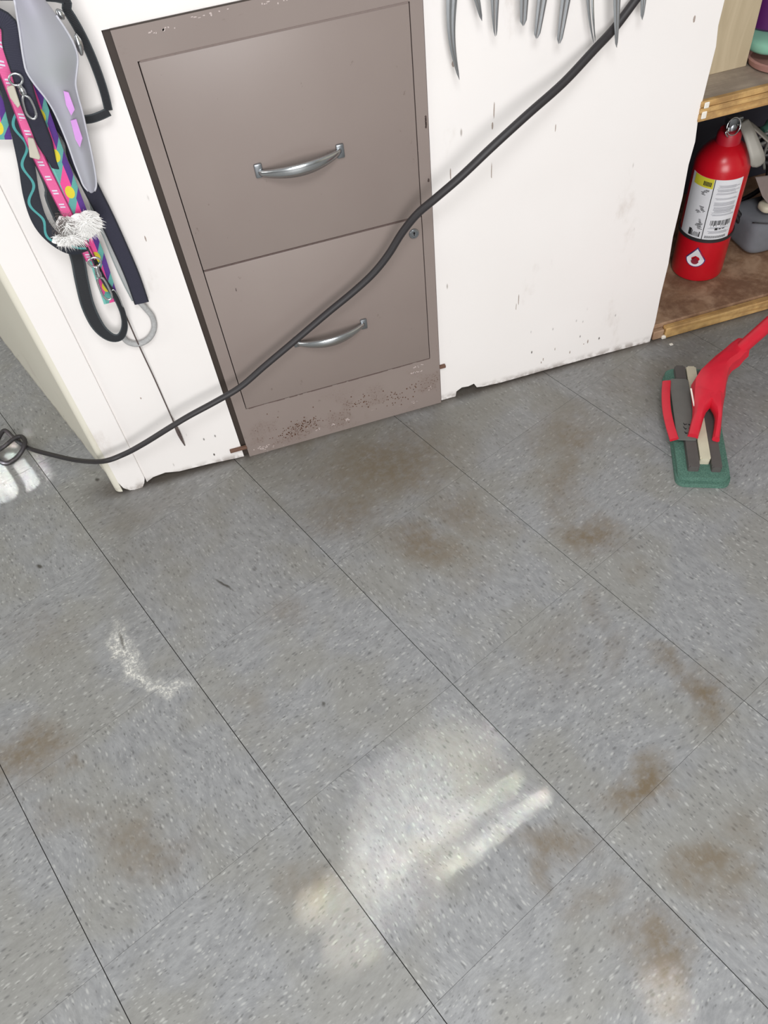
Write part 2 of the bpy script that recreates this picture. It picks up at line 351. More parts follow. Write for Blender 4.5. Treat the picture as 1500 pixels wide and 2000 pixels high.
# corner board with a rounded foot, quarter-round moulding and angled end panel
bm = bmesh.new(); foot = [(XL+.003, .030), (XL+.007, .012), (XL+.016, .002), (XL+.028, -.001), (XL+.040, .0), (XL+.047, .010), (XT, .022)]
prism(bm, [(x, -.005, z) for x, z in foot+[(XT, TOP), (XL+.003, TOP)]], (0, .020, 0)); mesh_obj('corner_board', bm, WHITE, ctr)
bm = bmesh.new(); seg = []
for k in range(7):
    a = math.pi/2*k/6; seg.append((XL+.003-.015*math.sin(a), .010-.015*math.cos(a)))
seg += [(XL-.012, .016), (XL+.003, .016)]
prism(bm, [(x, y, .004) for x, y in seg], (0, 0, TOP-.004)); o = mesh_obj('corner_moulding', bm, TRIM, ctr, 'auto')
e0, e1 = Vector((XL-.008, .013, 0)), Vector((-.60, .88, 0)); nn = Vector((e1.y-e0.y, e0.x-e1.x, 0)).normalized()*.016
bm = bmesh.new(); prism(bm, [e0, e1, e1+nn, e0+nn], (0, 0, TOP)); mesh_obj('end_panel', bm, TRIM, ctr)
bm = bmesh.new(); box(bm, (XC0-.002, .0175, 0), (XC1+.002, .03, .80))  # dark frame behind the cabinet gap
for f in list(bm.faces): pass
mesh_obj('opening_liner', bm, DARKGAP, ctr)
bm = bmesh.new(); tp = [(-.28, -.02), (XR+.9, -.02), (XR+.9, .62), (-.5, .62)]
prism(bm, [(x, y, TOP) for x, y in tp], (0, 0, .03)); mesh_obj('countertop', bm, WHITE, ctr)

# ------------------------------------------------------------------ filing cabinet
cab = thing('filing_cabinet', (.2, .2, 0), 'taupe metal two-drawer filing cabinet set into the white counter, rusty along its foot', 'filing cabinet')
def fc(z): return z
bm = bmesh.new(); D0, D1 = .0205, .3805
zb, zm, zt = .1235, .424, .735
YB = -.004
# face frame as four bars round the drawers, with the carcass behind
box(bm, (-.001, YB, 0), (D0-.0012, .03, .776)); box(bm, (D1+.001, YB, 0), (.3995, .03, .776))
box(bm, (D0-.0012, YB, zt+.001), (D1+.001, .03, .776)); box(bm, (D0-.0012, YB, 0), (D1+.001, .03, zb-.001))
mesh_obj('face_frame', bm, TAUPE, cab)
bm = bmesh.new(); box(bm, (.002, .03, .002), (.396, .5, .774)); mesh_obj('carcass', bm, DARKGAP, cab)
bm = bmesh.new(); box(bm, (-.0012, YB+.001, .770), (.400, YB+.003, .7775)); box(bm, (-.011, .004, .002), (-.0015, .03, .7765)); mesh_obj('side_lip', bm, DARKGAP, cab)
def drawer(z0, z1):
    bm = bmesh.new(); box(bm, (D0, YB-.0005, z0), (D1, .025, z1), .0016, 2); return mesh_obj('drawer', bm, TAUPE, cab, 'auto')
def handle(zc, par):
    x0, x1 = .137, .264; bm = bmesh.new(); n = 22; rows = []
    for i in range(n+1):
        t = i/n; x = x0+(x1-x0)*t; s = math.sin(math.pi*t); out = -.003-.024*s**.75; hw = .0048+.0045*s
        y = YB+out; z = zc+.004*(t-.5)
        # shallow bowed strap: flat upper ledge, curved lower apron
        prof = [(y+.004, z+hw), (y, z+hw+.0006), (y-.0018, z+hw-.002), (y-.001, z-hw*.2), (y+.003, z-hw), (y+.0055, z-hw+.0015), (y+.002, z), (y+.0035, z+hw-.002)]
        rows.append([bm.verts.new((x, a, b)) for a, b in prof])
    for a, b in zip(rows, rows[1:]):
        for k in range(8): bm.faces.new((a[k], a[(k+1) % 8], b[(k+1) % 8], b[k]))
    bm.faces.new(rows[0][::-1]); bm.faces.new(rows[-1])
    o = mesh_obj('handle', bm, CHROME, par, True); o['label'] = 'bowed chrome handle'
    for x in (x0+.002, x1-.002):
        bm = bmesh.new(); box(bm, (x-.006, YB-.005, zc-.008), (x+.006, YB, zc+.013), .002, 2); mesh_obj('handle_foot', bm, STEEL, par, 'auto')
d1 = drawer(zm+.0012, zt); handle(.560, d1)
d2 = drawer(zb, zm-.0012); handle(.243, d2)
M = Matrix.Translation((.3655, YB, .397)) @ Matrix.Rotation(math.pi/2, 4, 'X')
bm = bmesh.new(); lathe(bm, [(.0085, 0), (.0085, .003), (.007, .0045), (.0055, .0045), (.005, .0035), (.001, .0035)], (0, 0, 0), 24, M=M); lk = mesh_obj('lock', bm, STEEL, cab, 'auto')
bm = bmesh.new(); box(bm, (.3648, YB-.0045, .3945), (.3662, YB-.003, .4005)); lathe(bm, [(.0017, 0), (.0017, .0012)], (0, 0, 0), 12, M=Matrix.Translation((.3655, YB-.0033, .399)) @ Matrix.Rotation(math.pi/2, 4, 'X')); mesh_obj('keyhole', bm, BLACKR, cab)
# seam lines in the steel: softer above the drawers, dirt-filled between and below
GRIME = plain('grimy_seam', (92, 76, 72), .7, 0, .3, 300); SOFT = plain('soft_seam_line', (122, 108, 103), .6, 0, .15, 200)
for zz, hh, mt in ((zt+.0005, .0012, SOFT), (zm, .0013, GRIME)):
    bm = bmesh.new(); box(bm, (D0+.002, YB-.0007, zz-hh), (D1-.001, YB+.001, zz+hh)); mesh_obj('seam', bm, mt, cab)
random.seed(8); bm = bmesh.new(); x = D0+.004
while x < D1-.01:
    w_ = random.uniform(.004, .028); box(bm, (x, YB-.0006, zb-random.uniform(.0008, .0018)), (x+w_, YB+.001, zb+random.uniform(.0002, .0008))); x += w_+random.choice((0, 0, .004, .009))
o = mesh_obj('seam', bm, GRIME, cab); o['kind'] = 'stuff'
def flake(bm, x, z, w_, h_, y0=YB):
    pts_ = [(x+w_*math.cos(a)*random.uniform(.5, 1.1), y0-.0004, z+h_*math.sin(a)*random.uniform(.5, 1.1)) for a in [2*math.pi*k/7 for k in range(7)]]
    prism(bm, pts_, (0, .0006, 0))
bm = bmesh.new(); random.seed(12)
for cx, cz, sx, sz, n_ in ((.115, .045, .034, .013, 90), (.08, .030, .03, .008, 40), (.235, .062, .02, .013, 22), (.30, .050, .028, .014, 34), (.345, .062, .014, .012, 12), (.07, .128, .03, .012, 8), (.2, .05, .12, .03, 24)):
    for k in range(n_):
        x, z = random.gauss(cx, sx*.6), random.gauss(cz, sz*.6)
        if .003 < x < .395 and .004 < z < .116: flake(bm, x, z, random.uniform(.0005, .0018), random.uniform(.0005, .0022))
o = mesh_obj('rust_specks', bm, plain('brown_rust', (88, 58, 40), .85), cab); o['kind'] = 'stuff'; o['label'] = 'brown rust specks'
bm = bmesh.new()
for cx, cz, sx, sz, n_ in ((.030, .014, .012, .006, 26), (.175, .022, .006, .003, 6), (.142, .022, .004, .003, 5), (.205, .026, .005, .002, 6), (.352, .0985, .012, .0012, 12), (.356, .112, .008, .002, 8), (.343, .022, .005, .003, 6), (.377, .05, .004, .005, 5), (.214, .142, .003, .003, 4), (.06, .765, .03, .002, 10), (.12, .771, .02, .0015, 8), (.2, .769, .04, .002, 8)):
    for k in range(n_): flake(bm, random.gauss(cx, sx*.6), random.gauss(cz, sz*.6), random.uniform(.0008, .0028), random.uniform(.0006, .0018))
o = mesh_obj('paint_scuffs', bm, plain('pale_scuffed_paint', (190, 176, 172), .6), cab); o['kind'] = 'stuff'
bm = bmesh.new(); q = P(461, 566, y=YB); flake(bm, q.x, q.z, .0009, .005, YB-.0006); q = P(833, 240, y=YB)
for k in range(6): flake(bm, q.x-.001, q.z-.006+.003*k, .0016, .003)
q = P(837, 352, y=YB); flake(bm, q.x, q.z, .002, .004)
o = mesh_obj('dark_scratches', bm, plain('dark_scratch_on_steel', (70, 56, 52), .8), cab); o['kind'] = 'stuff'
# rusty brackets peeping out on both sides
RUST = plain('rusty_steel', (104, 76, 62), .8)
for x0, x1, z in ((-.034, -.0005, .028), (.3995, .4115, .094)):
    bm = bmesh.new(); box(bm, (x0, -.0072, z-.003), (x1, -.0002, z+.003), .0008); mesh_obj('bracket', bm, RUST, cab)

# ------------------------------------------------------------------ open shelf unit at the right of the counter
she = thing('shelf_unit', (1.2, .18, 0), 'open wooden shelf unit in the right end of the counter, dark inside', 'shelf unit')
def bx(name, a, b, mat, par, bev=.0, lab=None):
    bm = bmesh.new(); box(bm, a, b, bev); o = mesh_obj(name, bm, mat, par)
    if lab: o['label'] = lab
    return o
XE = 1.72
bx('back_panel', (XR-.02, .42, .03), (XE, .435, TOP), NAVY, she)
bx('side_panel', (XR-.02, .018, .0), (XR-.004, .42, TOP), NAVY, she)
bx('side_panel', (XE, 0, 0), (XE+.018, .435, TOP), WHITE, she)
bx('bottom_board', (XR-.004, .012, .004), (XE, .42, .031), DIRTY, she, .001, 'dirty brown bottom board')
bx('edge_strip', (XR+.03, -.004, .0005), (XE, .012, .026), PINE, she, .002, 'raw pine strip along the bottom edge')
bx('edge_block', (XR+.004, .0, .0005), (XR+.029, .012, .022), DIRTY, she, .002)
bx('shelf_board', (XR-.004, .006, .468), (XE, .42, .497), PLYTOP, she, .001, 'dusty grey middle shelf')
bm = bmesh.new()
for k, (z0, z1, yy) in enumerate(((.4645, .478, -.003), (.4785, .4875, -.0045), (.488, .498, -.0035))): box(bm, (XR-.003, yy, z0), (XE, .006, z1), .001)
o = mesh_obj('shelf_edge', bm, PINE, she); o['label'] = 'layered raw pine front edge'
bx('divider_panel', (XR-.004, .075, .497), (.992, .09, TOP), BEIGE, she, .001, 'beige upright board on the shelf')
PAINTCHIP = plain('flaked_white_paint', (232, 226, 216), .6)
for a, b in (((XR+.001, -.0062, .487), (XR+.010, -.0035, .497)), ((XR, -.0062, .470), (XR+.009, -.003, .482)), ((XR+.024, -.004, .0), (XR+.034, .002, .008))): bx('paint_flake', a, b, PAINTCHIP, she, .0012)
bx('paint_flake', (XR+.03, -.028, 0), (XR+.037, -.022, .002), PAINTCHIP, she, .0006)

# ------------------------------------------------------------------ fire extinguisher
RED = plain('red_enamel', (196, 18, 34), .28, 0, .06); REDCAP = plain('red_cap_plastic', (186, 24, 44), .45)
ex, ey, ez, er = 1.052, .150, .031, .0535
ext = thing('fire_extinguisher', (ex, ey, ez), 'red fire extinguisher with white label standing on the bottom shelf board', 'fire extinguisher')
def cyl(bm, prof, seg=48): lathe(bm, prof, (ex, ey, ez), seg)
ZS = .244
bm = bmesh.new(); cyl(bm, [(er-.006, 0), (er-.001, .004), (er, .010), (er, ZS), (er-.002, ZS+.011), (er-.008, ZS+.023), (er-.017, ZS+.034), (er-.028, ZS+.042), (er-.034, ZS+.046), (.012, ZS+.047)]); mesh_obj('cylinder', bm, RED, ext, 'auto')
bm = bmesh.new(); cyl(bm, [(.0235, ZS+.038), (.0225, ZS+.060), (.019, ZS+.067), (.008, ZS+.068)], 28); mesh_obj('collar', bm, REDCAP, ext, 'auto')
def wrap(name, a0, a1, z0, z1, mat, r=er+.0006, par=ext, thick=.0005):
    bm = bmesh.new(); n = max(2, int(abs(a1-a0)/5)); rows = []
    for i in range(n+1):
        a = math.radians(a0+(a1-a0)*i/n); ca, sa = math.cos(a), math.sin(a)
        rows.append([bm.verts.new((ex+rr*ca, ey+rr*sa, ez+zz)) for rr, zz in ((r, z0), (r, z1), (r-thick, z1), (r-thick, z0))])
    for a, b in zip(rows, rows[1:]):
        for k in range(4): bm.faces.new((a[k], a[(k+1) % 4], b[(k+1) % 4], b[k]))
    bm.faces.new(rows[0][::-1]); bm.faces.new(rows[-1]); return mesh_obj(name, bm, mat, par, 'auto')
LAB = plain('white_label_paper', (226, 226, 230), .5, 0, .04); INK = plain('black_ink', (40, 40, 42), .6); GREYINK = plain('grey_small_print', (176, 176, 182), .6); YEL = plain('yellow_label', (214, 204, 60), .5)
zl0, zl1 = .106, .237
A_ = 227; R_ = 288   # left limit / right limit of label, angle seen from above
lab = wrap('label', 170, R_, zl0, zl1, LAB); lab['label'] = 'white instruction label in two columns with barcode'
wrap('label_line', A_, A_+1.6, zl0, zl1, INK, er+.001, lab)
wrap('yellow_corner', 180, A_-1, zl1-.020, zl1, YEL, er+.001, lab)
bmk = []
def ink(a0, a1, z0, z1, mat=INK): o = wrap('print', a0, a1, z0, z1, mat, er+.0012, lab); return o
def joined(name, rects, mat, par, r):
    bm = bmesh.new()
    for a0, a1, z0, z1 in rects:
        n = max(1, int(abs(a1-a0)/8)); pr = None
        for i in range(n+1):
            a = math.radians(a0+(a1-a0)*i/n); cur = [bm.verts.new((ex+r*math.cos(a), ey+r*math.sin(a), ez+zz)) for zz in (z0, z1)]
            if pr: bm.faces.new((pr[0], cur[0], cur[1], pr[1]))
            pr = cur
    return mesh_obj(name, bm, mat, par)
bars = []; a = 238.0
while a < 281:
    wd = random.choice((.6, .9, 1.4)); bars.append((a, a+wd, .140-random.choice((0, .001, .003)), .1505)); a += wd+random.choice((.6, 1.0, 1.6))
joined('barcode', bars, INK, lab, er+.0014)['kind'] = 'stuff'
bars = []; a = 233.0
while a < 279: bars.append((a, a+1.0, .110, .1155)); a += 2.3
joined('barcode', bars, INK, lab, er+.0014)['kind'] = 'stuff'
rc = []
for zz, n in ((.212, 3), (.204, 3), (.196, 2), (.185, 2), (.176, 4), (.166, 4), (.158, 3), (.150, 2), (.121, 2), (.112, 3)):
    for k in range(n): rc.append((235+random.uniform(0, 5), 284-random.uniform(0, 12 if n < 4 else 5), zz+.013-k*.0021, zz+.013-k*.0021+.0011))
joined('small_print', rc, GREYINK, lab, er+.0013)['kind'] = 'stuff'
rc = [(250, 256, .1285, .1335), (258, 263, .130, .1325), (265, 271, .1305, .1325)]
for zc, aa in ((.196, 213), (.190, 208), (.160, 210), (.154, 216), (.150, 206), (.132, 214), (.126, 216), (.122, 213), (.116, 217)):
    for k in range(3): rc.append((aa+random.uniform(-6, 2), aa+random.uniform(3, 8), zc+.012+k*.0022, zc+.012+k*.0022+.0010))
for k in range(6): rc.append((205+k*.6, 221-k*.6, .1105+k*.0017, .1112+k*.0017))
rc += [(196, 203, .110, .125), (204, 205.5, .110, .1225), (220, 222, .1105, .122)]
joined('bold_print', rc, INK, lab, er+.0014)['kind'] = 'stuff'
rc = [(205+k*3, 207+k*3, zl1-.016, zl1-.007) for k in range(6)]; joined('bold_print', rc, INK, lab, er+.0014)['kind'] = 'stuff'
wrap('band', 0, 360, .0995, .1065, BLACKR, er+.0022, ext, .002)['label'] = 'black strap round the cylinder'
# teardrop sticker near the foot
dr = []
for k in range(24):
    a = 2*math.pi*k/24; rr = 1; x = math.sin(a); zz = -math.cos(a)
    if zz > 0: x *= (1-zz)**.8 if zz < 1 else 0
    dr.append((x, zz*1.55 if zz > 0 else zz))
def patch(name, sc_, mat, r, cz=.058, ca=226):
    bm = bmesh.new(); vs = [bm.verts.new((ex+r*math.cos(math.radians(ca+x*19*sc_)), ey+r*math.sin(math.radians(ca+x*19*sc_)), ez+cz+z*.0165*sc_)) for x, z in dr]
    bm.faces.new(vs); bmesh.ops.triangulate(bm, faces=bm.faces); return mesh_obj(name, bm, mat, st_ if 'st_' in globals() else ext)
st_ = patch('sticker', 1.14, plain('blue_sticker_edge', (70, 60, 120), .5), er+.0010); st_['label'] = 'white teardrop sticker'
patch('sticker_face', 1.0, LAB, er+.0022); patch('sticker_emblem', .42, plain('dark_red_emblem', (140, 34, 54), .5), er+.0032, .054)
# valve, levers and pull pin
hz = ez+ZS+.067
bm = bmesh.new(); lathe(bm, [(.011, 0), (.011, .010), (.008, .014), (.008, .022)], (ex, ey, hz), 20); box(bm, (ex-.012, ey-.009, hz+.008), (ex+.016, ey+.009, hz+.024), .002, 2); mesh_obj('valve', bm, STEEL, ext, 'auto')
def lever(name, path, w0, w1, th, mat):
    bm = bmesh.new(); ribbon(bm, path, w0, th, (0, 0, 1), 6, wfun=lambda f: (w0+(w1-w0)*f)*(1 if f < .9 else math.sqrt(max(.05, 1-((f-.9)/.1)**2*.9)))); return mesh_obj(name, bm, mat, ext, True)
GREYL = plain('grey_metal_lever', (150, 146, 138), .5, .3)
lv = [P(1452, 238, y=ey-.012), P(1462, 258, y=ey-.03), P(1471, 282, y=ey-.045), P(1478, 304, y=ey-.056), P(1481, 325, y=ey-.062)]
bm = bmesh.new()
ribbon(bm, lv, .02, .004, (-.35, -.8, .5), 6, wfun=lambda f: (.019+.010*f)*(1 if f < .88 else math.sqrt(max(.08, 1-((f-.88)/.12)**2*.92)))); mesh_obj('lever', bm, GREYL, ext, True)
bm = bmesh.new(); ribbon(bm, [Vector((ex+.004, ey, hz+.012)), Vector((ex+.03, ey-.01, hz+.008)), Vector((ex+.075, ey-.03, hz-.03))], .016, .003, (.3, -.3, .9)); mesh_obj('carry_handle', bm, GREYL, ext, True)
rc_ = P(1433, 247, y=ey-.015); bm = bmesh.new()
tube(bm, [rc_+Vector((math.cos(a)*.0145, math.sin(a)*.004, math.sin(a)*.0150)) for a in [2*math.pi*k/16 for k in range(16)]], .0013, 8, 3, True); mesh_obj('pull_ring', bm, CHROME, ext, True)
bm = bmesh.new(); a0 = P(1421, 253, y=ey-.018); tube(bm, [a0, P(1417, 260, y=ey-.02), P(1421, 268, y=ey-.02)], .0017, 8); tube(bm, [a0, P(1423, 262, y=ey-.012), Vector((ex-.01, ey-.004, hz+.01))], .0014, 8); mesh_obj('safety_pin', bm, CHROME, ext, True)

# ------------------------------------------------------------------ clutter in the shelf unit
DCABLE = plain('black_cable_sheath', (34, 32, 34), .4)
cc = thing('cable_coil', (1.17, .22, .032), 'untidy coil of black cable behind the fire extinguisher', 'cable')
bm = bmesh.new(); random.seed(9)
for k in range(7):
    c = Vector((1.185+random.uniform(-.02, .03), .225+random.uniform(-.02, .03), .15+random.uniform(-.03, .05))); rx, rz = random.uniform(.05, .075), random.uniform(.08, .105); ph = random.uniform(0, 6)
    tube(bm, [c+Vector((math.cos(a)*rx, math.sin(a*2+ph)*.02, math.sin(a)*rz)) for a in [2*math.pi*i/10 for i in range(10)]], .0055, 8, 4, True)
mesh_obj('cable_loops', bm, DCABLE, cc, True)
bm = bmesh.new()
for k in range(3): tube(bm, [Vector((1.13+.02*k, .2, .26)), Vector((1.16+.03*k, .17, .30-.02*k)), Vector((1.18+.03*k, .19, .24)), Vector((1.20+.03*k, .2, .20))], .003, 8)
mesh_obj('thin_wire', bm, plain('grey_wire', (120, 122, 118), .4), cc, True)
def lump(bm, c, r, seed, amp=.25, seg=20):
    s = bmesh.ops.create_icosphere(bm, subdivisions=3, radius=1)['verts']
    for v_ in s:
        n = v_.co.normalized(); k = 1+amp*noise.noise(n*1.6+Vector((seed, seed, 0)))
        v_.co = Vector(c)+Vector((n.x*r[0]*k, n.y*r[1]*k, n.z*r[2]*k))
def cushion(bm, c, r, p=.45):
    s = bmesh.ops.create_icosphere(bm, subdivisions=4, radius=1)['verts']
    for v_ in s:
        n = v_.co.normalized(); f = lambda t: math.copysign(abs(t)**p, t)
        v_.co = Vector(c)+Vector((f(n.x)*r[0], f(n.y)*r[1], f(n.z)*r[2]))
bm = bmesh.new(); cushion(bm, (1.232, .185, .0315+.042), (.068, .055, .042), .4)
gb = mesh_obj('storage_pouch', bm, plain('grey_fabric', (116, 118, 124), .85), None, True); tag(gb, 'soft grey fabric pouch right of the fire extinguisher', 'pouch')
bm = bmesh.new(); tube(bm, [(1.166, .15, .112), (1.2, .128, .114), (1.25, .128, .114), (1.295, .15, .112)], .0012, 6); o = mesh_obj('seam', bm, DCABLE, gb, True)
CREAM = plain('cream_plastic', (206, 198, 176), .45)
cp = thing('plastic_clip', (1.24, .17, .12), 'cream plastic two-jawed clip lying on the grey pouch', 'clip')
for k, z in enumerate((.132, .157)):
    bm = bmesh.new(); cushion(bm, (1.232+.010*k, .165, z), (.044, .02, .0105), .6); mesh_obj('jaw', bm, CREAM, cp, True)
bm = bmesh.new(); box(bm, (1.245, .155, .135), (1.262, .178, .155), .002); mesh_obj('hinge', bm, STEEL, cp)
bm = bmesh.new(); cb0 = P(1478, 352, y=.15); prism(bm, [P(1476, 348, y=.19), P(1500, 345, y=.19), P(1530, 345, y=.19), P(1530, 400, y=.16), P(1500, 398, y=.16), P(1489, 384, y=.16)], (0, .003, .001))
tag(mesh_obj('cardboard_flap', bm, plain('grey_pink_card', (142, 128, 124), .8)), 'torn greyish pink cardboard flap beside the fire extinguisher', 'cardboard')
bm = bmesh.new(); bc = P(1508, 250, y=.2); Mx = Matrix.Translation(bc) @ Matrix.Rotation(math.radians(80), 4, 'Y')
lathe(bm, [(.004, -.024), (.011, -.022), (.012, -.012), (.019, -.004), (.020, .09), (.016, .096)], (0, 0, 0), 24, M=Mx)
gbm = NT('green_translucent_plastic', .3); gbm.col(lin(86, 140, 124)); gbm.b.inputs['Transmission Weight'].default_value = .35
tag(mesh_obj('squeeze_bottle', bm, gbm.m, None, 'auto'), 'pale green translucent bottle lying above the cable coil', 'bottle')
# upper shelf
bm = bmesh.new(); lathe(bm, [(.046, 0), (.050, .004), (.056, .11), (.058, .16), (.061, .165), (.061, .172), (.055, .172)], (1.058, .118, .5405), 40)
pt = mesh_obj('purple_tub', bm, plain('dark_purple_plastic', (86, 32, 92), .4), None, 'auto'); tag(pt, 'dark purple plastic tub on the upper shelf', 'tub')
bm = bmesh.new(); cushion(bm, (1.053, .100, .5260), (.058, .055, .0148), .65)
tag(mesh_obj('wash_cloth', bm, plain('mint_green_cloth', (128, 178, 156), .9, 0, .25, 30), None, True), 'folded pale mint green cloth under the purple tub', 'cloth')
bm = bmesh.new(); lathe(bm, [(.046, 0), (.052, .003), (.055, .012), (.051, .0135), (.048, .006), (.01, .006)], (1.046, .062, .4975), 40)
tag(mesh_obj('pink_dish', bm, plain('dusty_pink_plastic', (168, 124, 116), .5), None, 'auto'), 'shallow dusty pink dish beneath the mint green cloth', 'dish')

# ------------------------------------------------------------------ floor scrubber
B0 = Vector((.772, -.362, 0)); su = Vector((.408, .913, 0)); tv = Vector((.913, -.408, 0))
def L(s, t, z): return B0+su*s+tv*t+Vector((0, 0, z))
GREEN = NT('green_scrub_pad', .95); nz = GREEN.noise(GREEN.obj(), 420, 6, rough=.8); GREEN.col(GREEN.mix(GREEN.ramp(nz, .3, .7), lin(62, 98, 86), lin(106, 146, 130))); GREEN.bump(nz, .9, .002); GREEN = GREEN.m
GRUBBER = plain('grey_foam_rubber', (98, 98, 94), .75); DGR = plain('dark_grey_plastic', (82, 78, 76), .6); CORE = plain('off_white_core', (196, 190, 168), .6)
mop = thing('floor_scrubber', L(.13, 0, 0), 'red-handled floor scrubber with a green scouring pad standing on the tiles', 'scrubber')
def rr_outline(s0, s1, t0, t1, r, z, n=6):
    out = []
    for cs, ct, a0 in ((s1-r, t1-r, 0), (s0+r, t1-r, 90), (s0+r, t0+r, 180), (s1-r, t0+r, 270)):
        for k in range(n+1):
            a = math.radians(a0+90*k/n); out.append(L(cs+r*math.cos(a), ct+r*math.sin(a), z))
    return out
def slab(name, s0, s1, t0, t1, r, z0, z1, mat, par=mop, label=None):
    bm = bmesh.new(); prism(bm, rr_outline(s0, s1, t0, t1, r, z0), (0, 0, z1-z0))
    es = [e for e in bm.edges if abs(e.verts[0].co.z-z1) < 1e-6 and abs(e.verts[1].co.z-z1) < 1e-6]
    bmesh.ops.bevel(bm, geom=es, offset=min(.002, (z1-z0)/3), segments=2, affect='EDGES')
    o = mesh_obj(name, bm, mat, par, 'auto')
    if label: o['label'] = label
    return o
slab('scouring_pad', -.028, .262, -.048, .046, .016, .0005, .011, GREEN, label='rough green scouring pad')
slab('pad_backing', -.022, .262, -.046, .043, .014, .0112, .021, GREEN)
slab('base_plate', .055, .215, -.044, -.009, .004, .0342, .038, GRUBBER, label='grey plate with black lettering')
for t0, t1, s1 in ((-.029, -.010, .258), (.011, .028, .245)): slab('side_rail', -.008, s1, t0, t1, .003, .021, .034, DGR)
slab('center_core', .010, .254, -.008, .010, .003, .021, .036, CORE, label='off-white core bar')
REDP = plain('red_plastic', (198, 30, 50), .42)
bm = bmesh.new(); pth = [L(.208, -.049, .036), L(.17, -.054, .038), L(.13, -.056, .038), L(.09, -.054, .038), L(.055, -.049, .036)]
ribbon(bm, pth, .016, .006, (-.35, -.15, .9)); mesh_obj('edge_grip', bm, REDP, mop, 'auto')
# black moulded letters on the plate (unreadable in the photo): a few short strokes
bm = bmesh.new(); random.seed(3)
for k in range(3):
    for q in range(3):
        s, t = .068+.011*k, -.028+.008*q
        p0 = L(s, t, .0382); box(bm, p0, p0+Vector((.0035+.002*random.random(), .0012, .0008))); box(bm, p0, p0+Vector((.0012, .006*random.random()+.002, .0008)))
mesh_obj('lettering', bm, INK, mop)
# yoke: two fork legs rising into one neck and the pole socket
def loft(bm, rows):
    """rows: (centre, half vector across, half vector thickness)"""
    rings = []
    for c, h, k in rows:
        rings.append([bm.verts.new(c+h*a+k*b) for a, b in ((-1, -.5), (-.85, .6), (-.45, 1), (.45, 1), (.85, .6), (1, -.5), (.6, -1), (-.6, -1))])
    for a, b in zip(rings, rings[1:]):
        for i in range(8): bm.faces.new((a[i], a[(i+1) % 8], b[(i+1) % 8], b[i]))
    bm.faces.new(rings[0][::-1]); bm.faces.new(rings[-1])
def row(xl, yl, xr, yr, z, th):
    a, b = P(xl, yl, z=z), P(xr, yr, z=z); c = (a+b)/2; h = (b-a)/2
    return (c, h, Vector((0, 0, th)))
bm = bmesh.new()
loft(bm, [row(1343, 850, 1364, 854, .041, .006), row(1348, 830, 1370, 834, .045, .009), row(1353, 812, 1375, 815, .050, .011), row(1354, 798, 1380, 802, .055, .012), row(1353, 785, 1388, 792, .057, .013), row(1352, 762, 1402, 778, .060, .014)])
loft(bm, [row(1391, 856, 1406, 860, .041, .006), row(1395, 835, 1408, 838, .045, .009), row(1397, 815, 1410, 817, .050, .011), row(1394, 802, 1411, 806, .055, .012), row(1385, 789, 1413, 794, .057, .013), row(1372, 768, 1416, 778, .060, .014)])
loft(bm, [row(1353, 782, 1414, 791, .057, .013), row(1351, 765, 1414, 785, .058, .015), row(1352, 745, 1419, 765, .063, .018), row(1362, 730, 1421, 745, .067, .019), row(1375, 718, 1425, 728, .070, .018), row(1392, 702, 1432, 718, .072, .017), row(1412, 686, 1446, 709, .075, .0165), row(1424, 675, 1455, 698, .078, .0155), row(1437, 666, 1464, 690, .082, .0155)])
yk = mesh_obj('yoke', bm, REDP, mop, 'auto'); yk['label'] = 'red forked plastic yoke and pole socket'
bm = bmesh.new()
for a_, b_ in ((( .125, -.010), (.18, -.016)),): prism(bm, [L(.12, -.013, .058), L(.16, -.016, .064), L(.16, -.013, .064), L(.12, -.0105, .058)], (0, 0, .001))
mesh_obj('scuff', bm, PAINTCHIP, mop)
pa, pb = P(1446, 682, z=.082), P(1500, 634, z=.145); pd = (pb-pa).normalized()
bm = bmesh.new(); tube(bm, [pa-pd*.012, pa+pd*.3, pa+pd*.8, pa+pd*1.25], .0125, 20, 3); po = mesh_obj('pole', bm, REDP, mop, 'auto'); po['label'] = 'red pole'
bm = bmesh.new(); lathe(bm, [(.0160, 0), (.0160, .003), (.0125, .003)], (0, 0, 0), 20, M=Matrix.Translation(pa) @ pd.to_track_quat('Z', 'Y').to_matrix().to_4x4()); mesh_obj('socket_rim', bm, REDP, mop, 'auto')

